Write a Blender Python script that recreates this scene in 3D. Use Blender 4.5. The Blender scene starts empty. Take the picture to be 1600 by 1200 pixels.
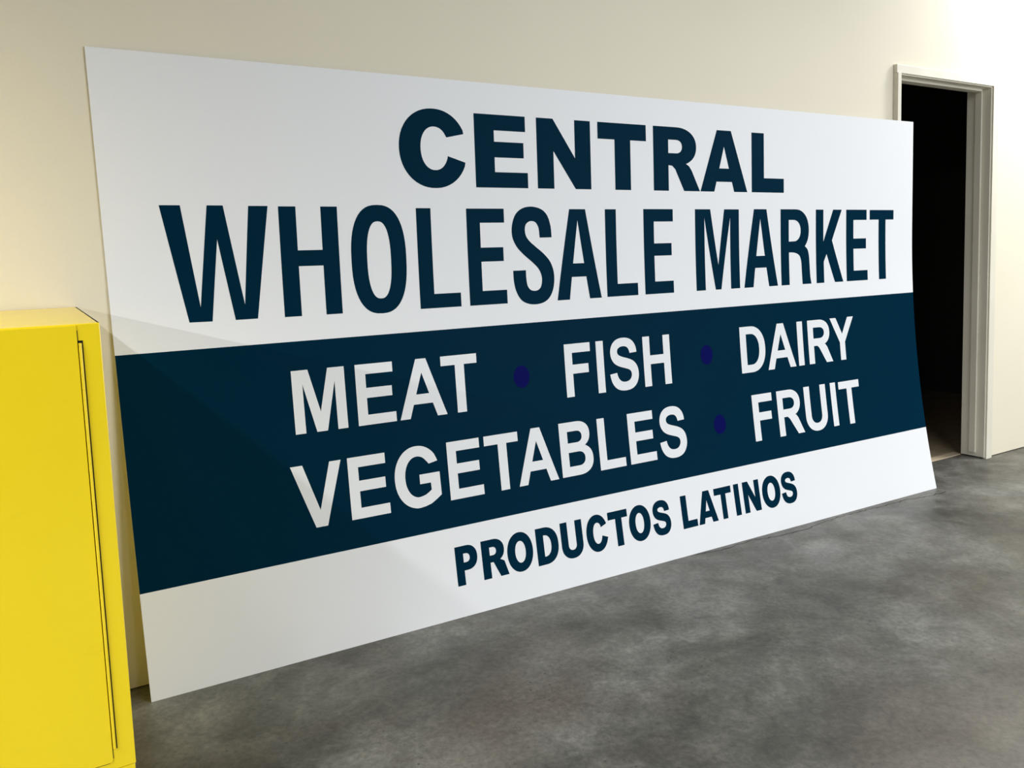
import bpy, bmesh, math, random
from mathutils import Vector, Matrix, noise

S = bpy.context.scene
COL = S.collection
R = random.Random(7)

# ------------------------------------------------------------------ camera
cd = bpy.data.cameras.new('camera')
cam = bpy.data.objects.new('camera', cd)
COL.objects.link(cam)
FPX, CX, CY = 1275.255, 820.873, 526.727
cd.sensor_fit = 'HORIZONTAL'
cd.sensor_width = 36.0
cd.lens = FPX / 1600 * 36
cd.shift_x = (800 - CX) / 1600
cd.shift_y = (CY - 600) / 1600
cd.clip_start = 0.05
yaw, pitch, roll = 0.542141462, -0.0956974835, -0.0331867014
fw = Vector((math.sin(yaw) * math.cos(pitch), math.cos(yaw) * math.cos(pitch), math.sin(pitch)))
r0 = Vector((math.cos(yaw), -math.sin(yaw), 0))
u0 = r0.cross(fw)
rt = r0 * math.cos(roll) + u0 * math.sin(roll)
up = u0 * math.cos(roll) - r0 * math.sin(roll)
M = Matrix((rt, up, -fw)).transposed().to_4x4()
M.translation = Vector((0, -2.55172862, 1.20998555))
cam.matrix_world = M
S.camera = cam

# ------------------------------------------------------------------ world, lamps, exposure
wd = bpy.data.worlds.new('world')
S.world = wd
wd.use_nodes = True
wd.node_tree.nodes['Background'].inputs[0].default_value = (0.92, 0.96, 1.0, 1)
wd.node_tree.nodes['Background'].inputs[1].default_value = 0.02
S.view_settings.view_transform = 'Standard'
S.view_settings.look = 'None'
S.view_settings.gamma = 1
S.view_settings.exposure = 0.0
S.view_settings.use_curve_mapping = False


def area_light(name, loc, sx, sy, watts, col=(1, 0.97, 0.92), rot=(0, 0, 0)):
    ld = bpy.data.lights.new(name, 'AREA')
    ld.shape = 'RECTANGLE'
    ld.size, ld.size_y = sx, sy
    ld.energy = watts
    ld.color = col
    o = bpy.data.objects.new(name, ld)
    o.location = loc
    o.rotation_euler = rot
    COL.objects.link(o)
    return o


# ceiling strips running towards the wall, two lamps beside the doorway, plus added front fill
area_light('overhead_light', (-6.2, -5.0, 3.1), 0.12, 4.0, 640, (0.98, 0.99, 1.0))
o = area_light('overhead_light', (-1.9, -2.6, 3.1), 0.12, 3.0, 118, (0.98, 0.99, 1.0))
o.data.spread = math.radians(135)
o = area_light('overhead_light', (-0.8, -0.9, 3.1), 0.3, 0.8, 6, (1, 0.93, 0.80))
o.data.spread = math.radians(80)
area_light('overhead_light', (2.6, -3.7, 3.1), 0.15, 4.0, 72, (0.98, 0.99, 1.0))
area_light('overhead_light', (1.5, -6.5, 3.1), 0.15, 4.0, 40, (0.97, 0.99, 1.0))  # added fill to brighten the cabinet front, not one of the strip rows
area_light('overhead_light', (7.1, -3.2, 3.1), 0.15, 4.0, 196, (1, 0.995, 0.98))
area_light('wall_lamp', (5.6, -0.75, 3.0), 0.5, 0.4, 23, (1, 0.99, 0.97))
area_light('wall_lamp', (5.0, -0.45, 3.0), 0.4, 0.3, 34, (1, 0.99, 0.97))
area_light('fill_panel', (5.0, -6.0, 1.6), 3.0, 3.0, 190, (0.93, 0.975, 1.0), (math.pi / 2, 0, 0.6))  # added fill panel brightening the cabinet and sign fronts, no opening known there

# ------------------------------------------------------------------ materials


def mat(name, col, rough=0.5, spec=0.5, coat=0.0):
    m = bpy.data.materials.new(name)
    m.use_nodes = True
    b = m.node_tree.nodes['Principled BSDF']
    b.inputs['Base Color'].default_value = (*col, 1)
    b.inputs['Roughness'].default_value = rough
    b.inputs['Specular IOR Level'].default_value = spec
    b.inputs['Coat Weight'].default_value = coat
    return m


class NT:
    def __init__(s, m):
        s.t = m.node_tree
        s.b = s.t.nodes['Principled BSDF']

    def n(s, typ, **kw):
        nd = s.t.nodes.new(typ)
        for k, v in kw.items():
            if k.startswith('i_'):
                nd.inputs[k[2:]].default_value = v
            else:
                setattr(nd, k, v)
        return nd

    def l(s, a, b):
        s.t.links.new(a, b)

    def coords(s, scale=(1, 1, 1), rot=(0, 0, 0)):
        g = s.n('ShaderNodeNewGeometry')
        mp = s.n('ShaderNodeMapping')
        mp.inputs['Scale'].default_value = scale
        mp.inputs['Rotation'].default_value = rot
        s.l(g.outputs['Position'], mp.inputs['Vector'])
        return mp.outputs['Vector']

    def noise(s, vec, scale, detail=4, rough=0.55, dist=0.0):
        nd = s.n('ShaderNodeTexNoise')
        nd.inputs['Scale'].default_value = scale
        nd.inputs['Detail'].default_value = detail
        nd.inputs['Roughness'].default_value = rough
        nd.inputs['Distortion'].default_value = dist
        s.l(vec, nd.inputs['Vector'])
        return nd.outputs['Fac']

    def ramp(s, fac, stops):
        nd = s.n('ShaderNodeValToRGB')
        e = nd.color_ramp.elements
        while len(e) < len(stops):
            e.new(0.5)
        for k, (p, c) in enumerate(stops):
            e[k].position = p
            e[k].color = (*c, 1) if len(c) == 3 else c
        s.l(fac, nd.inputs['Fac'])
        return nd.outputs['Color']

    def mix(s, fac, a, b, mode='MIX'):
        nd = s.n('ShaderNodeMix', data_type='RGBA', blend_type=mode)
        if isinstance(fac, float):
            nd.inputs[0].default_value = fac
        else:
            s.l(fac, nd.inputs[0])
        for k, v in ((6, a), (7, b)):
            if isinstance(v, tuple):
                nd.inputs[k].default_value = (*v, 1)
            else:
                s.l(v, nd.inputs[k])
        return nd.outputs[2]

    def bump(s, h, strength, dist=0.001):
        nd = s.n('ShaderNodeBump')
        nd.inputs['Strength'].default_value = strength
        nd.inputs['Distance'].default_value = dist
        s.l(h, nd.inputs['Height'])
        s.l(nd.outputs['Normal'], s.b.inputs['Normal'])


G1 = lambda v: (v, v, v)

# cream wall paint, faint roller texture and a few specks
m_wall = mat('wall_paint', (0.79, 0.725, 0.575), 0.62, 0.3)
t = NT(m_wall)
v = t.coords()
c = t.ramp(t.noise(v, 1.3, 5), [(0.3, (0.772, 0.715, 0.572)), (0.7, (0.797, 0.742, 0.598))])
sp = t.n('ShaderNodeTexVoronoi', feature='F1', i_Scale=5.0)
t.l(v, sp.inputs['Vector'])
spm = t.ramp(sp.outputs['Distance'], [(0.012, G1(1)), (0.02, G1(0))])
c = t.mix(t.mix(1.0, spm, t.ramp(t.noise(v, 3.0, 2), [(0.50, G1(0)), (0.56, G1(0.5))]), 'MULTIPLY'), c, (0.30, 0.26, 0.19))
t.l(c, t.b.inputs['Base Color'])
t.bump(t.noise(v, 260, 3), 0.25, 0.001)

# grey polished concrete
m_floor = mat('concrete', (0.13, 0.13, 0.12), 0.45, 0.5)
t = NT(m_floor)
v = t.coords((1.0, 1.0, 1.0), (0, 0, 0.5))
vs = t.coords((1.0, 1.25, 1.0), (0, 0, -0.5))
big = t.ramp(t.noise(vs, 1.7, 8, 0.64, 0.3), [(0.37, (0.064, 0.062, 0.051)), (0.49, (0.108, 0.107, 0.091)), (0.63, (0.185, 0.186, 0.166))])
mid = t.ramp(t.noise(v, 6.5, 10, 0.74, 0.5), [(0.37, G1(0.60)), (0.50, G1(0.98)), (0.63, G1(1.45))])
c = t.mix(0.62, big, mid, 'MULTIPLY')
warm = t.ramp(t.noise(v, 1.2, 6, 0.6, 0.3), [(0.50, G1(0)), (0.70, G1(0.55))])
c = t.mix(warm, c, (0.125, 0.100, 0.078))
fine = t.ramp(t.noise(v, 55, 6, 0.72), [(0.36, G1(0.58)), (0.64, G1(1.36))])
c = t.mix(0.6, c, fine, 'MULTIPLY')
pits = t.n('ShaderNodeTexVoronoi', feature='F1', i_Scale=34.0)
t.l(v, pits.inputs['Vector'])
pm = t.ramp(pits.outputs['Distance'], [(0.09, G1(1)), (0.17, G1(0))])
pm = t.mix(1.0, pm, t.ramp(t.noise(vs, 5.0, 4), [(0.50, G1(0)), (0.60, G1(0.8))]), 'MULTIPLY')
c = t.mix(pm, c, (0.045, 0.044, 0.038))
t.l(c, t.b.inputs['Base Color'])
t.l(t.ramp(t.noise(vs, 6, 5), [(0.35, G1(0.34)), (0.65, G1(0.54))]), t.b.inputs['Roughness'])
t.bump(t.noise(v, 70, 6, 0.65), 0.25, 0.002)

m_crack = mat('crack_dirt', (0.045, 0.043, 0.038), 0.9, 0.1)
m_void = mat('dark_gap_and_shade', (0.012, 0.012, 0.011), 0.9, 0.1)

# yellow powder coat
m_yel = mat('yellow_enamel', (0.92, 0.69, 0.012), 0.24, 0.7)
t = NT(m_yel)
v = t.coords()
c = t.ramp(t.noise(v, 2.6, 5), [(0.3, (0.86, 0.635, 0.010)), (0.7, (0.90, 0.67, 0.015))])
sm = t.ramp(t.noise(t.coords((2.0, 9.0, 4.0), (0, 0, 0.2)), 2.2, 6, 0.62, 0.8), [(0.60, G1(0)), (0.74, G1(0.38))])
gn = t.n('ShaderNodeNewGeometry')
sx = t.n('ShaderNodeSeparateXYZ')
t.l(gn.outputs['Normal'], sx.inputs[0])
sm = t.mix(1.0, sm, t.ramp(sx.outputs['Z'], [(0.1, G1(0.22)), (0.8, G1(1.0))]), 'MULTIPLY')
c = t.mix(sm, c, (0.36, 0.27, 0.05))
t.l(c, t.b.inputs['Base Color'])
t.bump(t.noise(v, 380, 2), 0.10, 0.0008)

# sign: white coated board and satin printed films
m_white = mat('white_board', (0.84, 0.85, 0.872), 0.5, 0.25)
m_edge = mat('board_edge', (0.70, 0.69, 0.62), 0.6, 0.3)
m_teal = mat('teal_film', (0.0004, 0.0205, 0.044), 0.45, 0.012)
m_wfilm = mat('white_film', (0.82, 0.835, 0.855), 0.5, 0.25)
m_blue = mat('blue_film', (0.002, 0.003, 0.085), 0.45, 0.02)
for mm in (m_white, m_teal, m_wfilm, m_blue):
    t = NT(mm)
    t.bump(t.noise(t.coords(), 420, 2), 0.05, 0.0005)

# off-white woodwork paint with scuffs
m_trim = mat('trim_paint', (0.70, 0.66, 0.55), 0.45, 0.4)
t = NT(m_trim)
v = t.coords((1, 1, 0.35))
c = t.ramp(t.noise(v, 7, 5), [(0.3, (0.72, 0.68, 0.565)), (0.7, (0.79, 0.75, 0.64))])
sc = t.ramp(t.noise(t.coords((1, 1, 0.5)), 46, 4, 0.6), [(0.70, G1(0)), (0.76, G1(0.55))])
c = t.mix(sc, c, (0.16, 0.13, 0.09))
t.l(c, t.b.inputs['Base Color'])

m_inner = mat('unlit_room_shade', (0.055, 0.052, 0.048), 0.9, 0.1)  # near-black colour paints in the side room's lack of light
m_tan = mat('tan_floor', (0.42, 0.33, 0.22), 0.6, 0.3)
t = NT(m_tan)
c = t.ramp(t.noise(t.coords((1, 3, 1)), 8, 5), [(0.3, (0.36, 0.28, 0.18)), (0.7, (0.46, 0.365, 0.25))])
t.l(c, t.b.inputs['Base Color'])

# ------------------------------------------------------------------ helpers


def link(name, bm, m, parent=None, smooth=False):
    me = bpy.data.meshes.new(name)
    bmesh.ops.recalc_face_normals(bm, faces=bm.faces)
    bm.to_mesh(me)
    bm.free()
    for mm in (m if isinstance(m, (list, tuple)) else (m,)):
        me.materials.append(mm)
    if smooth:
        for p in me.polygons:
            p.use_smooth = True
    o = bpy.data.objects.new(name, me)
    COL.objects.link(o)
    if parent:
        o.parent = parent
        o.matrix_parent_inverse = parent.matrix_world.inverted()
    return o


def box(bm, x0, x1, y0, y1, z0, z1, bev=0.0, seg=2):
    r = bmesh.ops.create_cube(bm, size=1.0)
    vs = r['verts']
    for q in vs:
        q.co = Vector((x0 + (q.co.x + .5) * (x1 - x0), y0 + (q.co.y + .5) * (y1 - y0), z0 + (q.co.z + .5) * (z1 - z0)))
    if bev:
        es = list({e for q in vs for e in q.link_edges})
        bmesh.ops.bevel(bm, geom=es, offset=bev, segments=seg, affect='EDGES', profile=0.5)


def boxobj(name, dims, m, parent=None, bev=0.0):
    bm = bmesh.new()
    box(bm, *dims, bev)
    return link(name, bm, m, parent)


def empty(name, loc, label=None, cat=None, kind=None):
    o = bpy.data.objects.new(name, None)
    o.location = loc
    COL.objects.link(o)
    o.matrix_world = Matrix.Translation(loc)
    if label:
        o['label'] = label
    if cat:
        o['category'] = cat
    if kind:
        o['kind'] = kind
    return o


def struct(o, label=None, cat=None):
    o['kind'] = 'structure'
    if label:
        o['label'] = label
    if cat:
        o['category'] = cat
    return o


# ------------------------------------------------------------------ shell
WT = 0.12            # wall thickness
DL, DR, DT = 3.719, 4.523, 2.047   # clear door opening between the jambs
JT = 0.018           # jamb board thickness
bm = bmesh.new()
WZ = 4.0
box(bm, -3.5, DL - JT, 0, WT, 0.004, WZ)
box(bm, DR + JT, 9.0, 0, WT, 0.004, WZ)
box(bm, DL - JT, DR + JT, 0, WT, DT + JT, WZ)
struct(link('wall_back', bm, m_wall), 'cream painted wall behind the leaning sign and around the doorway', 'wall')

bm = bmesh.new()
box(bm, -6.0, 10.0, -9.0, 0.125, -0.06, 0.0)
floor = struct(link('floor', bm, m_floor), 'mottled grey concrete floor in front of the wall', 'floor')

# hairline crack in the concrete along the foot of the sign
pts = [(2.198, -0.153), (2.323, -0.178), (2.491, -0.175), (2.637, -0.2), (2.791, -0.214), (2.914, -0.198),
       (3.053, -0.191), (3.215, -0.196), (3.337, -0.21), (3.49, -0.212), (3.644, -0.238), (3.80, -0.25)]
bm = bmesh.new()
dense = []
for k in range(len(pts) - 1):
    a, b = Vector(pts[k]), Vector(pts[k + 1])
    for q in range(8):
        p = a.lerp(b, q / 8)
        dense.append(p + Vector((0, R.uniform(-.006, .006))))
prev = None
for k, p in enumerate(dense):
    w = 0.0010 + 0.0016 * R.random()
    cur = (bm.verts.new((p.x, p.y - w, 0.0004)), bm.verts.new((p.x, p.y + w, 0.0004)))
    if prev:
        bm.faces.new((prev[0], cur[0], cur[1], prev[1]))
    prev = cur
link('crack', bm, m_crack, floor)

# unlit side room seen through the doorway
bm = bmesh.new()
box(bm, 2.6, 6.4, 0.125, 3.6, -0.06, 0.0)
struct(link('floor_side_room', bm, m_tan), 'tan floor of the dark side room behind the doorway', 'floor')
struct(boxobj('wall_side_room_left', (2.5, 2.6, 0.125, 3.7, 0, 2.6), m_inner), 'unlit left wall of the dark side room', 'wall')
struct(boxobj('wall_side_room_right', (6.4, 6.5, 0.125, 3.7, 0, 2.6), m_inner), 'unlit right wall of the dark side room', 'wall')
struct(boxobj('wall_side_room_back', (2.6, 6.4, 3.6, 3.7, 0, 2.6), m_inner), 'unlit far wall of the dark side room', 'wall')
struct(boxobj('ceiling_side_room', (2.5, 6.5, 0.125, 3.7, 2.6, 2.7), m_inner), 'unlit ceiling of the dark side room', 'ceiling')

# door frame: jambs, applied stops, casings
door = empty('door_1', (4.12, 0, 0), 'open doorway with an off-white wooden frame right of the sign', 'doorway', 'structure')
YJ = -0.010
boxobj('jamb', (DL - JT, DL, YJ, WT + .004, 0.004, DT + JT), m_trim, door, 0.001)
boxobj('jamb', (DR, DR + JT, YJ, WT + .004, 0.007, DT + JT), m_trim, door, 0.001)
boxobj('head_jamb', (DL, DR, YJ, WT + .004, DT, DT + JT), m_trim, door, 0.001)
boxobj('door_stop', (DL, DL + .012, 0.036, 0.072, 0.030, DT), m_trim, door, 0.0015)
boxobj('door_stop', (DR - .012, DR, 0.036, 0.072, 0.030, DT), m_trim, door, 0.0015)
boxobj('door_stop', (DL + .012, DR - .012, 0.036, 0.072, DT - .012, DT), m_trim, door, 0.0015)
YC = -0.026
boxobj('lit_threshold', (DL - JT, DR + JT, 0.1255, 0.180, 0.0002, 0.003), mat('lit_threshold_tan', (0.62, 0.51, 0.36), 0.6, 0.3), door, 0.001)  # pale colour puts the light reaching the doorway floor into the board
boxobj('casing', (3.686, 3.713, YC, 0.0, 0.0, 2.052), m_trim, door, 0.0015)
boxobj('casing', (4.530, 4.584, YC + .006, 0.0, 0.0, 2.0525), m_trim, door, 0.0015)
boxobj('head_casing', (3.686, 4.584, YC + .006, 0.0, 2.0525, 2.093), m_trim, door, 0.0015)

# ------------------------------------------------------------------ yellow cabinet
XC, YF, ZT = 0.104, -0.864, 1.119
XL = XC - 1.09
cab = empty('metal_cabinet', ((XC + XL) / 2, YF / 2, 0),
            'yellow enamelled steel cabinet against the wall, left of the leaning sign', 'cabinet')
boxobj('body', (XL, XC, YF, -0.002, 0.262, ZT), m_yel, cab, 0.0016)
boxobj('plinth', (XL + .004, XC - .0015, YF + .0015, -0.006, 0.0, 0.2615), m_yel, cab, 0.002)


def door_panel(x0, x1, z0, z1, y0, y1, rad, corners):
    """rounded-corner door leaf; corners = set of (sx, sz) to round"""
    out = []
    for (sx, sz, a0) in ((1, 1, 0), (-1, 1, 90), (-1, -1, 180), (1, -1, 270)):
        cx = x1 - rad if sx > 0 else x0 + rad
        cz = z1 - rad if sz > 0 else z0 + rad
        if (sx, sz) in corners:
            for k in range(6):
                a = math.radians(a0 + 90 * k / 5)
                out.append((cx + rad * math.cos(a), cz + rad * math.sin(a)))
        else:
            out.append((x1 if sx > 0 else x0, z1 if sz > 0 else z0))
    bm = bmesh.new()
    f = bm.faces.new([bm.verts.new((x, y0, z)) for x, z in out])
    r = bmesh.ops.extrude_face_region(bm, geom=[f])
    for q in r['geom']:
        if isinstance(q, bmesh.types.BMVert):
            q.co.y = y1
    front = [e for e in bm.edges if all(abs(v.co.y - y0) < 1e-6 for v in e.verts)]
    bmesh.ops.bevel(bm, geom=front, offset=0.0008, segments=1, affect='EDGES')
    return bm


XH = 0.0695          # hinge axis
DX1 = 0.0655         # right edge of the right-hand leaf
DM = (XL + XC) / 2
YD = YF - 0.0022
d1 = link('door', door_panel(DM + .0015, DX1, 0.278, 1.1165, YD, YF - .0002, .006, {(1, -1)}), m_yel, cab)
d2 = link('door', door_panel(XL + (XC - DX1), DM - .0015, 0.278, 1.1165, YD, YF - .0002, .006, {(-1, -1)}), m_yel, cab)
# paddle latch on the right leaf, beside the meeting edge
bm = bmesh.new()
box(bm, DM + .03, DM + .075, YD - .012, YD, 0.66, 0.76, .003)
box(bm, DM + .038, DM + .067, YD - .030, YD - .012, 0.672, 0.70, .004)
link('latch', bm, mat('latch_black', (0.02, 0.02, 0.02), 0.4), d1)


def hinge(x, flip):
    """continuous piano hinge: one barrel with a fine groove at every knuckle joint"""
    bm = bmesh.new()
    prof = []
    z = 0.305
    while z < 1.0795:
        L = min(0.0196, 1.084 - z)
        prof += [(z, .0021), (z + .0002, .0027), (z + L - .0002, .0027), (z + L, .0021)]
        z += L + .0002
    n = 14
    rings = []
    for zz, rr in prof:
        rings.append([bm.verts.new((x + rr * math.cos(2 * math.pi * q / n), YF - .0024 + rr * math.sin(2 * math.pi * q / n), zz)) for q in range(n)])
    for k in range(len(rings) - 1):
        for q in range(n):
            bm.faces.new((rings[k][q], rings[k][(q + 1) % n], rings[k + 1][(q + 1) % n], rings[k + 1][q]))
    bm.faces.new(rings[0])
    bm.faces.new(rings[-1])
    return link('hinge', bm, m_yel, cab)


hinge(XH, 1)
hinge(XL + XC - XH, -1)
# dark recesses the hinge barrels sit in, notched open at the top
for s in (1, -1):
    xs = lambda x: x if s > 0 else XL + XC - x
    a, b = sorted((xs(DX1 + .0002), xs(XH + .0048)))
    boxobj('hinge_recess', (a, b, YF - .0006, YF + .001, 0.3035, 1.0885), m_void, cab)
    a, b = sorted((xs(DX1), xs(DX1 + .0013)))
    boxobj('door_gap', (a, b, YF - .0006, YF + .001, 0.285, 1.1075), m_void, cab)
boxobj('door_gap', (XL + (XC - DX1) + .006, DX1 - .006, YF - .0006, YF + .001, 0.2768, 0.2779), m_void, cab)
# fine dark line painting the shade on the top's right edge
boxobj('top_edge_shade', (XC - .0034, XC - .0006, YF + .006, -.004, ZT - .0026, ZT + .0002), m_void, cab)

# ------------------------------------------------------------------ the sign
SH = 1.820           # standing height of the bowed sheet
XR = 3.798


def gz(z):
    return max(0.0, 1 - z / 1.3) ** 2


def surf(x, z, off=0.0):
    t = (x - .19) / 3.61
    yt = -.006 - .028 * t
    yb = -.1085 - .0762 * t
    return Vector((x, yt + (yb - yt) * gz(z) - off, z))


def xleft(z):
    return .2011 - .0257 * z / 1.82


ROWS = [SH * k / 44 for k in range(45)]
COLS = [0.3 * k for k in range(0, 14)]

sign = empty('sign_board', (2.0, -0.147, 0),
             'large white and dark teal market sign leaning against the cream wall', 'sign')

bm = bmesh.new()
xs_f = [0.0, .03, .1, .2, .3, .4, .5, .6, .7, .8, .9, .97, 1.0]
gf, gb = [], []
for z in ROWS:
    rowf, rowb = [], []
    for q in xs_f:
        x = xleft(z) + (XR - xleft(z)) * q
        rowf.append(bm.verts.new(surf(x, z)))
        rowb.append(bm.verts.new(surf(x, z, -.0045)))
    gf.append(rowf)
    gb.append(rowb)
n = len(xs_f)
for k in range(len(ROWS) - 1):
    for q in range(n - 1):
        f = bm.faces.new((gf[k][q], gf[k][q + 1], gf[k + 1][q + 1], gf[k + 1][q]))
        bm.faces.new((gb[k][q + 1], gb[k][q], gb[k + 1][q], gb[k + 1][q + 1]))
    for q in (0, n - 1):
        f = bm.faces.new((gf[k][q], gf[k + 1][q], gb[k + 1][q], gb[k][q]))
        f.material_index = 1
for k in (0, len(ROWS) - 1):
    for q in range(n - 1):
        f = bm.faces.new((gf[k][q], gf[k][q + 1], gb[k][q + 1], gb[k][q]))
        f.material_index = 1
link('sheet', bm, [m_white, m_edge], sign)


def film(name, polys, m, off, label):
    """polys: list of (outer, [holes]) outlines in sheet coordinates (x, z), laid on the bowed sheet"""
    allbm = bmesh.new()
    for outer, holes, *lay in polys:
        bm = bmesh.new()
        edges = []
        for loop in [outer] + list(holes):
            lp = []
            for p in loop:
                if not lp or (abs(p[0] - lp[-1][0]) + abs(p[1] - lp[-1][1])) > 1e-5:
                    lp.append(p)
            if abs(lp[0][0] - lp[-1][0]) + abs(lp[0][1] - lp[-1][1]) < 1e-5:
                lp.pop()
            vs = [bm.verts.new((p[0], .00012 if lay else 0, p[1])) for p in lp]
            for k in range(len(vs)):
                edges.append(bm.edges.new((vs[k], vs[(k + 1) % len(vs)])))
        bmesh.ops.triangle_fill(bm, edges=edges, use_beauty=True, use_dissolve=False, normal=(0, -1, 0))
        tmp = bpy.data.meshes.new('t')
        bm.to_mesh(tmp)
        bm.free()
        allbm.from_mesh(tmp)
        bpy.data.meshes.remove(tmp)
    bm = allbm
    zs = [q.co.z for q in bm.verts]
    xx = [q.co.x for q in bm.verts]
    for z in ROWS:
        if min(zs) < z < max(zs) and z < 1.36:
            bmesh.ops.bisect_plane(bm, geom=bm.verts[:] + bm.edges[:] + bm.faces[:], plane_co=(0, 0, z), plane_no=(0, 0, 1))
    for x in COLS:
        if min(xx) < x < max(xx):
            bmesh.ops.bisect_plane(bm, geom=bm.verts[:] + bm.edges[:] + bm.faces[:], plane_co=(x, 0, 0), plane_no=(1, 0, 0))
    for q in bm.verts:
        q.co = surf(q.co.x, q.co.z, off + q.co.y)
    for f in bm.faces:
        if f.normal.y > 0:
            f.normal_flip()
    me = bpy.data.meshes.new(name)
    bm.to_mesh(me)
    bm.free()
    me.materials.append(m)
    o = bpy.data.objects.new(name, me)
    COL.objects.link(o)
    o.parent = sign
    o.matrix_parent_inverse = sign.matrix_world.inverted()
    if label:
        o['label'] = label
    return o


# ---- letter shapes -------------------------------------------------


def se(cx, cz, rx, rz, a0, a1, n=26, p=2.0):
    """superellipse arc, angles in degrees"""
    out = []
    for k in range(n + 1):
        a = math.radians(a0 + (a1 - a0) * k / n)
        c, s = math.cos(a), math.sin(a)
        out.append((cx + rx * math.copysign(abs(c) ** (2 / p), c), cz + rz * math.copysign(abs(s) ** (2 / p), s)))
    return out


def rect(x0, x1, z0, z1):
    return [(x0, z0), (x1, z0), (x1, z1), (x0, z1)]


def gI(x0, x1, z0, z1):
    return [(rect(x0, x1, z0, z1), [])]


def gL(x0, x1, z0, z1, s, t):
    return [([(x0, z0), (x1, z0), (x1, z0 + t), (x0 + s, z0 + t), (x0 + s, z1), (x0, z1)], [])]


def gE(x0, xb, xm, xt, z0, z1, s, t, bot=True, mc=.524):
    m0, m1 = z0 + (z1 - z0) * mc - t / 2, z0 + (z1 - z0) * mc + t / 2
    p = [(x0, z0)]
    if bot:
        p += [(xb, z0), (xb, z0 + t), (x0 + s, z0 + t)]
    else:
        p += [(x0 + s, z0)]
    p += [(x0 + s, m0), (xm, m0), (xm, m1), (x0 + s, m1), (x0 + s, z1 - t), (xt, z1 - t), (xt, z1), (x0, z1)]
    return [(p, [])]


def gT(x0, x1, xs0, xs1, z0, z1, t):
    return [([(xs0, z0), (xs1, z0), (xs1, z1 - t), (x1, z1 - t), (x1, z1), (x0, z1), (x0, z1 - t), (xs0, z1 - t)], [])]


def gH(x0, x1, z0, z1, s, b0, b1):
    return [([(x0, z0), (x0 + s, z0), (x0 + s, b0), (x1 - s, b0), (x1 - s, z0), (x1, z0), (x1, z1), (x1 - s, z1), (x1 - s, b1),
              (x0 + s, b1), (x0 + s, z1), (x0, z1)], [])]


def gA(x0, x1, z0, z1, tw, f, ap, hb, cb):
    h = z1 - z0
    xc = (x0 + x1) / 2
    za = z0 + ap * h

    def ix(z):
        return (xc - x0 - f) * (1 - (z - z0) / (za - z0))
    zb, zh = z0 + cb * h, z0 + hb * h
    out = [(x0, z0), (x0 + f, z0), (xc - ix(zb), zb), (xc + ix(zb), zb), (x1 - f, z0), (x1, z0), (xc + tw / 2, z1), (xc - tw / 2, z1)]
    return [(out, [[(xc - ix(zh), zh), (xc + ix(zh), zh), (xc, za)]])]


def gN(x0, x1, z0, z1, s, a, lo, hi):
    return [([(x0, z0), (x0 + s, z0), (x0 + s, lo), (x1 - a, z0), (x1, z0), (x1, z1), (x1 - s, z1), (x1 - s, hi), (x0 + a, z1), (x0, z1)], [])]


def gO(x0, x1, z0, z1, xi0, xi1, zi0, zi1, p=2.1, pi=2.1):
    o = se((x0 + x1) / 2, (z0 + z1) / 2, (x1 - x0) / 2, (z1 - z0) / 2, 0, 360, 56, p)[:-1]
    i = se((xi0 + xi1) / 2, (zi0 + zi1) / 2, (xi1 - xi0) / 2, (zi1 - zi0) / 2, 0, 360, 44, pi)[:-1]
    return [(o, [i])]


def gD(x0, x1, z0, z1, s, t, xi1, fx=.42, p=2.2):
    c0 = x0 + (x1 - x0) * fx
    zc, rz = (z0 + z1) / 2, (z1 - z0) / 2
    o = [(x0, z0)] + se(c0, zc, x1 - c0, rz, -90, 90, 26, p) + [(x0, z1)]
    i = [(x0 + s, z0 + t)] + se(c0, zc, xi1 - c0, rz - t, -90, 90, 22, p) + [(x0 + s, z1 - t)]
    return [(o, [i])]


def bowl(x0, xr, zb, zt, s, hb, ht, hr, zlow, fo=.52):
    c0 = x0 + (xr - x0) * fo
    o = [(x0, zlow), (x0 + s, zlow), (x0 + s, zb)] + se(c0, (zb + zt) / 2, xr - c0, (zt - zb) / 2, -90, 90, 22, 2.2) + [(x0, zt)]
    ci = min(c0, hr - (ht - hb) * .5)
    i = [(x0 + s, hb)] + se(ci, (hb + ht) / 2, hr - ci, (ht - hb) / 2, -90, 90, 18, 2.2) + [(x0 + s, ht)]
    return (o, [i])


def gP(x0, xr, z0, z1, s, zb, hb, ht, hr):
    return [bowl(x0, xr, zb, z1, s, hb, ht, hr, z0)]


def gR(x0, xr, z0, z1, s, zb, hb, ht, hr, leg):
    return [bowl(x0, xr, zb, z1, s, hb, ht, hr, z0), (leg, [], 1)]


def gB(x0, xu, xl, z0, z1, s, zw, u, l):
    c0 = x0 + (xu - x0) * .56
    lo = se(c0, (z0 + zw + .008) / 2, xl - c0, (zw + .008 - z0) / 2, -90, 62, 20, 2.3)
    hi = se(c0, (z1 + zw - .004) / 2, xu - c0, (z1 - zw + .004) / 2, -52, 90, 20, 2.3)
    o = [(x0, z0)] + lo + hi + [(x0, z1)]

    def hole(b, t, r):
        ci = r - (t - b) * .55
        return [(x0 + s, b)] + se(ci, (b + t) / 2, r - ci, (t - b) / 2, -90, 90, 14, 2.2) + [(x0 + s, t)]
    return [(o, [hole(*u), hole(*l)])]


def gU(x0, x1, z0, z1, s, zc, zi, p=2.2):
    xc, rx = (x0 + x1) / 2, (x1 - x0) / 2
    o = [(x0, z1)] + se(xc, zc, rx, zc - z0, 180, 360, 26, p) + [(x1, z1), (x1 - s, z1)]
    o += se(xc, zc, rx - s, zc - zi, 360, 180, 22, p) + [(x0 + s, z1)]
    return [(o, [])]


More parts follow.
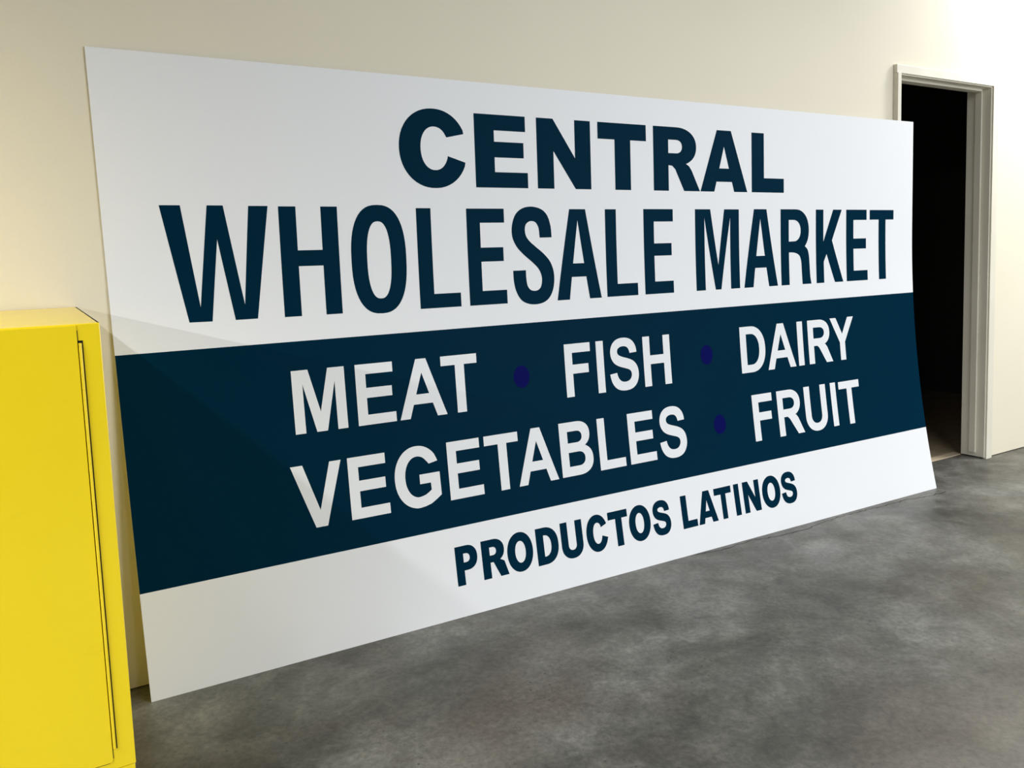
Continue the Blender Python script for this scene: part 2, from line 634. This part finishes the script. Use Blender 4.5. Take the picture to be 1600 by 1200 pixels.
def gC(x0, cx, rx, z0, z1, cxi, rxi, zi0, zi1, ou, iu, ol, il, p=2.1, pi=2.15):
    cz, rz = (z0 + z1) / 2, (z1 - z0) / 2
    ci, ri = (zi0 + zi1) / 2, (zi1 - zi0) / 2
    aa = lambda q, c, r, c2, r2: math.degrees(math.atan2((q[1] - c2) / r2, (q[0] - c) / r))
    o = [ou] + se(cx, cz, rx, rz, aa(ou, cx, rx, cz, rz) + 5, 360 + aa(ol, cx, rx, cz, rz) - 5, 44, p) + [ol, il]
    o += se(cxi, ci, rxi, ri, 360 + aa(il, cxi, rxi, ci, ri) - 6, aa(iu, cxi, rxi, ci, ri) + 6, 36, pi) + [iu]
    return [(o, [])]


def quads(pts, n=5):
    """TrueType-like contour: list of (x, z, on)"""
    out = []
    N = len(pts)
    full = []
    for k in range(N):
        a, b = pts[k], pts[(k + 1) % N]
        full.append(a)
        if not a[2] and not b[2]:
            full.append(((a[0] + b[0]) / 2, (a[1] + b[1]) / 2, 1))
    k = 0
    L = len(full)
    while k < L:
        a = full[k]
        b = full[(k + 1) % L]
        if b[2]:
            out.append((a[0], a[1]))
            k += 1
        else:
            c = full[(k + 2) % L]
            for q in range(n):
                t = q / n
                out.append(((1 - t) ** 2 * a[0] + 2 * t * (1 - t) * b[0] + t * t * c[0], (1 - t) ** 2 * a[1] + 2 * t * (1 - t) * b[1] + t * t * c[1]))
            k += 2
    return out


S_DESIGN = [(74, 477, 1), (362, 505, 1), (388, 360, 0), (467, 292, 1), (547, 224, 0), (682, 224, 1), (825, 224, 0), (897, 284, 1),
            (970, 345, 0), (970, 426, 1), (970, 478, 0), (939, 514, 1), (909, 551, 0), (833, 578, 1), (781, 596, 0), (596, 642, 1),
            (358, 701, 0), (262, 787, 1), (127, 908, 0), (127, 1082, 1), (127, 1194, 0), (190, 1291, 1), (254, 1389, 0), (373, 1440, 1),
            (493, 1491, 0), (662, 1491, 1), (938, 1491, 0), (1077, 1370, 1), (1217, 1249, 0), (1224, 1047, 1), (928, 1034, 1),
            (909, 1147, 0), (846, 1196, 1), (784, 1246, 0), (659, 1246, 1), (530, 1246, 0), (457, 1193, 1), (410, 1159, 0), (410, 1102, 1),
            (410, 1050, 0), (454, 1013, 1), (510, 966, 0), (726, 915, 1), (942, 864, 0), (1045, 809, 1), (1149, 755, 0), (1207, 660, 1),
            (1266, 566, 0), (1266, 427, 1), (1266, 301, 0), (1196, 191, 1), (1126, 81, 0), (998, 27, 1), (870, -26, 0), (679, -26, 1),
            (401, -26, 0), (252, 102, 1), (103, 231, 0)]


def gS(x0, x1, z0, z1, fat=0.0):
    p = quads(S_DESIGN)
    if fat:
        N = len(p)
        q = []
        for k in range(N):
            a, b, c = Vector(p[k - 1]), Vector(p[k]), Vector(p[(k + 1) % N])
            n1 = (b - a)
            n2 = (c - b)
            n1 = Vector((n1.y, -n1.x)).normalized()
            n2 = Vector((n2.y, -n2.x)).normalized()
            m = (n1 + n2)
            if m.length < 1e-6:
                m = n1.copy()
            m.normalize()
            q.append(tuple(b - m * fat * -1 * SGN / max(.5, m.dot(n1))))
        p = q
    ax = [v[0] for v in p]
    az = [v[1] for v in p]
    fx = lambda v: x0 + (v - min(ax)) / (max(ax) - min(ax)) * (x1 - x0)
    fz = lambda v: z0 + (v - min(az)) / (max(az) - min(az)) * (z1 - z0)
    return [([(fx(a), fz(b)) for a, b in p], [])]


def area2(p):
    return sum(p[k - 1][0] * p[k][1] - p[k][0] * p[k - 1][1] for k in range(len(p)))


SGN = 1 if area2(quads(S_DESIGN)) > 0 else -1


def smooth_loop(segs, n=4):
    """list of open point runs; each run is splined, runs meet at hard corners"""
    out = []
    for run in segs:
        P = [Vector(q) for q in run]
        for k in range(len(P) - 1):
            p0 = P[k - 1] if k else P[k] * 2 - P[k + 1]
            p3 = P[k + 2] if k + 2 < len(P) else P[k + 1] * 2 - P[k]
            for q in range(n):
                t = q / n
                a, b = P[k], P[k + 1]
                out.append(tuple(0.5 * ((2 * a) + (b - p0) * t + (2 * p0 - 5 * a + 4 * b - p3) * t * t + (3 * a - p0 - 3 * b + p3) * t ** 3)))
        out.append(tuple(P[-1]))
    return out


def fit_box(p, x0, x1, z0, z1):
    ax = [v[0] for v in p]
    az = [v[1] for v in p]
    return [(x0 + (a - min(ax)) / (max(ax) - min(ax)) * (x1 - x0), z0 + (b - min(az)) / (max(az) - min(az)) * (z1 - z0)) for a, b in p]


# condensed S of the second line, in sheet metres
S_CONDENSED = smooth_loop([
    [(1.6531, 1.2851), (1.6502, 1.325), (1.6376, 1.3633), (1.6125, 1.3871), (1.5711, 1.3968), (1.5327, 1.3909), (1.504, 1.371), (1.4888, 1.3388),
     (1.4846, 1.3066), (1.4904, 1.2766), (1.5083, 1.2473), (1.5364, 1.2205), (1.5661, 1.1969), (1.5901, 1.1743), (1.6028, 1.1498), (1.6046, 1.1267),
     (1.5987, 1.1055), (1.586, 1.0948), (1.5697, 1.0925), (1.5538, 1.0973), (1.5422, 1.1131), (1.5383, 1.1396), (1.538, 1.1685)],
    [(1.538, 1.1685), (1.4848, 1.1684)],
    [(1.4848, 1.1684), (1.4858, 1.1317), (1.4931, 1.0962), (1.5106, 1.065), (1.5345, 1.0495), (1.5668, 1.0431), (1.6032, 1.0467), (1.6315, 1.0622),
     (1.6503, 1.0912), (1.6585, 1.1296), (1.6559, 1.1648), (1.6427, 1.1972), (1.6166, 1.2261), (1.5863, 1.2497), (1.5575, 1.273), (1.5435, 1.2923),
     (1.5396, 1.3134), (1.5433, 1.3309), (1.5543, 1.3414), (1.5692, 1.3448), (1.5862, 1.3397), (1.598, 1.3194), (1.6015, 1.2849)],
    [(1.6015, 1.2849), (1.6531, 1.2851)]], 3)


def film_word(polys, m, off, label):
    return film('lettering', [q for g in polys for q in g], m, off, label)


B0, B1 = 0.3015, 0.9775
film('color_band', [([(xleft(B0) + .0002, B0), (XR - .0002, B0), (XR - .0002, B1), (xleft(B1) + .0002, B1)], [])], m_teal, .0003,
     'dark teal band across the middle of the sign')

OW, OB = .0004, .0008
# ---- CENTRAL
a, b = 1.462, 1.714
legR = [(2.215, 1.600), (2.215, 1.564), (2.238, 1.561), (2.253, 1.548), (2.299, a), (2.384, a), (2.340, 1.545), (2.326, 1.562), (2.306, 1.573), (2.300, 1.600)]
film_word([
    gC(1.069, 1.194, .125, 1.457, 1.720, 1.197, .051, 1.517, 1.661, (1.307, 1.641), (1.242, 1.627), (1.311, 1.545), (1.245, 1.565)),
    gE(1.349, 1.560, 1.545, 1.554, a, b, .077, .054),
    gN(1.601, 1.838, a, b, .071, .071, 1.598, 1.575),
    gT(1.872, 2.105, 1.951, 2.027, a, b, .062),
    gR(2.141, 2.366, a, b, .077, 1.563, 1.611, 1.664, 2.290, legR),
    gA(2.387, 2.654, a, b, .080, .077, .738, .381, .163),
    gL(2.681, 2.878, a, b, .074, .061)], m_teal, OW, 'heavy dark teal capitals reading CENTRAL')

# ---- WHOLESALE
a, b = 1.054, 1.391
W = [([(.389, 1.057), (.453, 1.056), (.482, 1.297), (.519, 1.056), (.584, 1.056), (.634, 1.395), (.577, 1.395), (.549, 1.100), (.504, 1.396), (.459, 1.396),
       (.423, 1.099), (.386, 1.396), (.330, 1.396)], [])]
film_word([
    W, gH(.665, .849, 1.055, 1.394, .053, 1.210, 1.259),
    gO(.888, 1.077, 1.047, 1.400, .941, 1.023, 1.096, 1.347, 2.5, 2.5),
    gL(1.119, 1.272, 1.053, 1.390, .053, .048),
    gE(1.306, 1.456, 1.448, 1.455, 1.053, 1.389, .052, .049),
    [(S_CONDENSED, [])],
    gA(1.669, 1.871, 1.052, 1.388, .072, .055, .88, .40, .25),
    gL(1.898, 2.049, 1.053, 1.388, .052, .048),
    gE(2.085, 2.233, 2.227, 2.236, 1.053, 1.389, .052, .049)], m_teal, OW, 'condensed dark teal capitals reading WHOLESALE')

# ---- MARKET
Mk = [([(2.355, a), (2.406, a), (2.406, 1.354), (2.462, a), (2.494, a), (2.552, 1.355), (2.550, a), (2.603, a), (2.603, 1.389), (2.518, 1.389),
        (2.481, 1.157), (2.439, 1.389), (2.355, 1.389)], [])]
leg2 = smooth_loop([[(2.909, 1.199), (2.945, 1.197), (2.975, 1.185), (2.987, 1.160), (2.990, 1.12), (2.993, a)], [(2.993, a), (3.052, a)],
                    [(3.052, a), (3.046, 1.085), (3.043, 1.13), (3.040, 1.175), (3.033, 1.205), (3.020, 1.220), (3.002, 1.229)],
                    [(3.002, 1.229), (2.99, 1.247), (2.909, 1.247)]], 3)
Kk = [([(3.087, a), (3.139, a), (3.139, 1.151), (3.159, 1.186), (3.213, a), (3.272, a), (3.197, 1.248), (3.265, 1.389), (3.205, 1.389), (3.138, 1.243),
        (3.138, 1.389), (3.087, 1.389)], [])]
film_word([
    Mk, gA(2.628, 2.834, a, 1.390, .076, .055, .88, .40, .247),
    gR(2.857, 3.040, a, 1.390, .052, 1.203, 1.247, 1.343, 2.986, leg2), Kk,
    gE(3.297, 3.450, 3.441, 3.445, a, 1.389, .052, .048),
    gT(3.468, 3.649, 3.535, 3.588, a, 1.388, .046)], m_teal, OW, 'condensed dark teal capitals reading MARKET')

# ---- first line on the band
a, b = 0.688, 0.8865
M3 = [([(.671, a), (.704, a), (.703, .842), (.739, a), (.773, a), (.806, .843), (.807, a), (.840, a), (.839, b), (.785, b), (.755, .751), (.722, b), (.670, b)], [])]
film_word([M3, gE(.875, 1.006, .997, 1.003, a, b, .034, .033),
           gA(1.019, 1.191, a, b, .037, .036, .763, .40, .232),
           gT(1.178, 1.316, 1.231, 1.266, a, b, .033)], m_wfilm, OB, 'white capitals reading MEAT on the teal band')
film_word([gE(1.684, 0, 1.790, 1.801, a, b, .034, .034, False, .518),
           gI(1.829, 1.863, a, b), gS(1.889, 2.028, .685, .891),
           gH(2.056, 2.194, a, b, .0345, .775, .810)], m_wfilm, OB, 'white capitals reading FISH on the teal band')


def legA(x0, s, f0, f1, z0, h, xj):
    return [(x0 + s - .001, z0 + .53 * h), (x0 + s - .001, z0 + .42 * h), (x0 + s + .022, z0 + .412 * h), (x0 + s + .036, z0 + .35 * h),
            (f0, z0), (f1, z0), (x0 + (f1 - x0) * .79, z0 + .352 * h), (x0 + (f1 - x0) * .72, z0 + .42 * h), (xj, z0 + .448 * h), (xj - .01, z0 + .55 * h)]


Y3 = [([(3.225, a), (3.261, a), (3.261, .771), (3.328, b), (3.286, b), (3.244, .810), (3.204, b), (3.163, b), (3.225, .771)], [])]
film_word([gD(2.585, 2.734, a, b, .036, .033, 2.697),
           gA(2.745, 2.922, a, b, .040, .038, .763, .40, .232),
           gI(2.940, 2.976, a, b),
           gR(3.010, 3.156, a, b, .036, .768, .802, .852, 3.119, legA(3.010, .036, 3.125, 3.169, a, b - a, 3.108)), Y3],
          m_wfilm, OB, 'white capitals reading DAIRY on the teal band')

# ---- second line on the band
a, b = 0.394, 0.592
V4 = [([(.710, .391), (.747, .391), (.805, .590), (.768, .590), (.728, .443), (.682, .590), (.644, .590)], [])]
G4 = smooth_loop([[(1.138, .537)] + se(1.064, .4925, .083, .1035, 40, 270, 18, 2.1) + [(1.105, .397), (1.144, .421)],
                  [(1.144, .421), (1.143, .499)], [(1.143, .499), (1.069, .499)], [(1.069, .499), (1.069, .467)], [(1.069, .467), (1.108, .467)],
                  [(1.108, .467), (1.109, .443)],
                  [(1.109, .443), (1.088, .430)] + se(1.064, .493, .046, .068, 270, 48, 16, 2.1) + [(1.106, .531)],
                  [(1.106, .531), (1.138, .537)]], 2)
film_word([V4, gE(.826, .958, .949, .953, .392, .591, .034, .034), [(G4, [])],
           gE(1.176, 1.306, 1.296, 1.301, .394, b, .034, .034),
           gT(1.320, 1.457, 1.374, 1.409, a, b, .034),
           gA(1.448, 1.617, .395, .595, .037, .036, .763, .40, .232),
           gB(1.634, 1.769, 1.778, .396, .596, .035, .501, (.518, .561, 1.733), (.431, .483, 1.742)),
           gL(1.807, 1.929, .396, b, .034, .034),
           gE(1.952, 2.083, 2.072, 2.077, .396, .593, .034, .034),
           gS(2.105, 2.244, .390, .597)], m_wfilm, OB, 'white capitals reading VEGETABLES on the teal band')
a, b = 0.391, 0.590
film_word([gE(2.627, 0, 2.738, 2.747, a, b, .037, .035, False, .518),
           gR(2.778, 2.921, a, b, .035, .472, .506, .556, 2.884, legA(2.778, .035, 2.894, 2.935, a, b - a, 2.874)),
           gU(2.952, 3.096, .386, b, .037, .458, .421),
           gI(3.130, 3.166, a, b),
           gT(3.187, 3.331, 3.242, 3.277, .388, .588, .034)], m_wfilm, OB, 'white capitals reading FRUIT on the teal band')

# ---- last line
a, b = 0.103, 0.2345


def leg5(x0, s, f0, f1, xj):
    h = b - a
    return [(x0 + s - .001, a + .55 * h), (x0 + s - .001, a + .42 * h), (x0 + s + .012, a + .40 * h), (f0, a), (f1, a), (xj + .018, a + .38 * h), (xj, a + .455 * h), (xj - .008, a + .55 * h)]


film_word([gP(1.170, 1.253, a, b, .030, .151, .178, .208, 1.224),
           gR(1.270, 1.359, a, b, .031, .156, .180, .208, 1.327, leg5(1.270, .031, 1.337, 1.370, 1.338)),
           gO(1.370, 1.475, .100, .238, 1.402, 1.445, .131, .207),
           gD(1.491, 1.584, a, b, .031, .028, 1.553, .36, 2.3),
           gU(1.597, 1.692, .101, .235, .030, .150, .131),
           gC(1.709, 1.758, .049, .101, .238, 1.760, .020, .130, .208, (1.803, .198), (1.776, .188), (1.806, .147), (1.780, .157)),
           gT(1.812, 1.904, 1.846, 1.876, a, .235, .029),
           gO(1.909, 2.013, .101, .238, 1.940, 1.981, .131, .208),
           gS(2.024, 2.114, .102, .238, 34)], m_teal, OW, 'small dark teal capitals reading PRODUCTOS')
a, b = 0.105, 0.234
film_word([gL(2.173, 2.250, a, .235, .030, .028),
           gA(2.257, 2.362, a, .235, .033, .030, .70, .37, .17),
           gT(2.353, 2.448, 2.389, 2.416, a, b, .028),
           gI(2.464, 2.493, a, b),
           gN(2.515, 2.610, a, b, .028, .031, .178, .163),
           gO(2.625, 2.733, .101, .237, 2.657, 2.701, .131, .207),
           gS(2.740, 2.834, .101, .237, 34)], m_teal, OW, 'small dark teal capitals reading LATINOS')

for cx, cz in ((1.4945, .786), (2.390, .786), (2.4315, .491)):
    film('dot', [(se(cx, cz, .0335, .0405, 0, 360, 40, 2.0)[:-1], [])], m_blue, OB, 'round dark blue dot on the teal band')
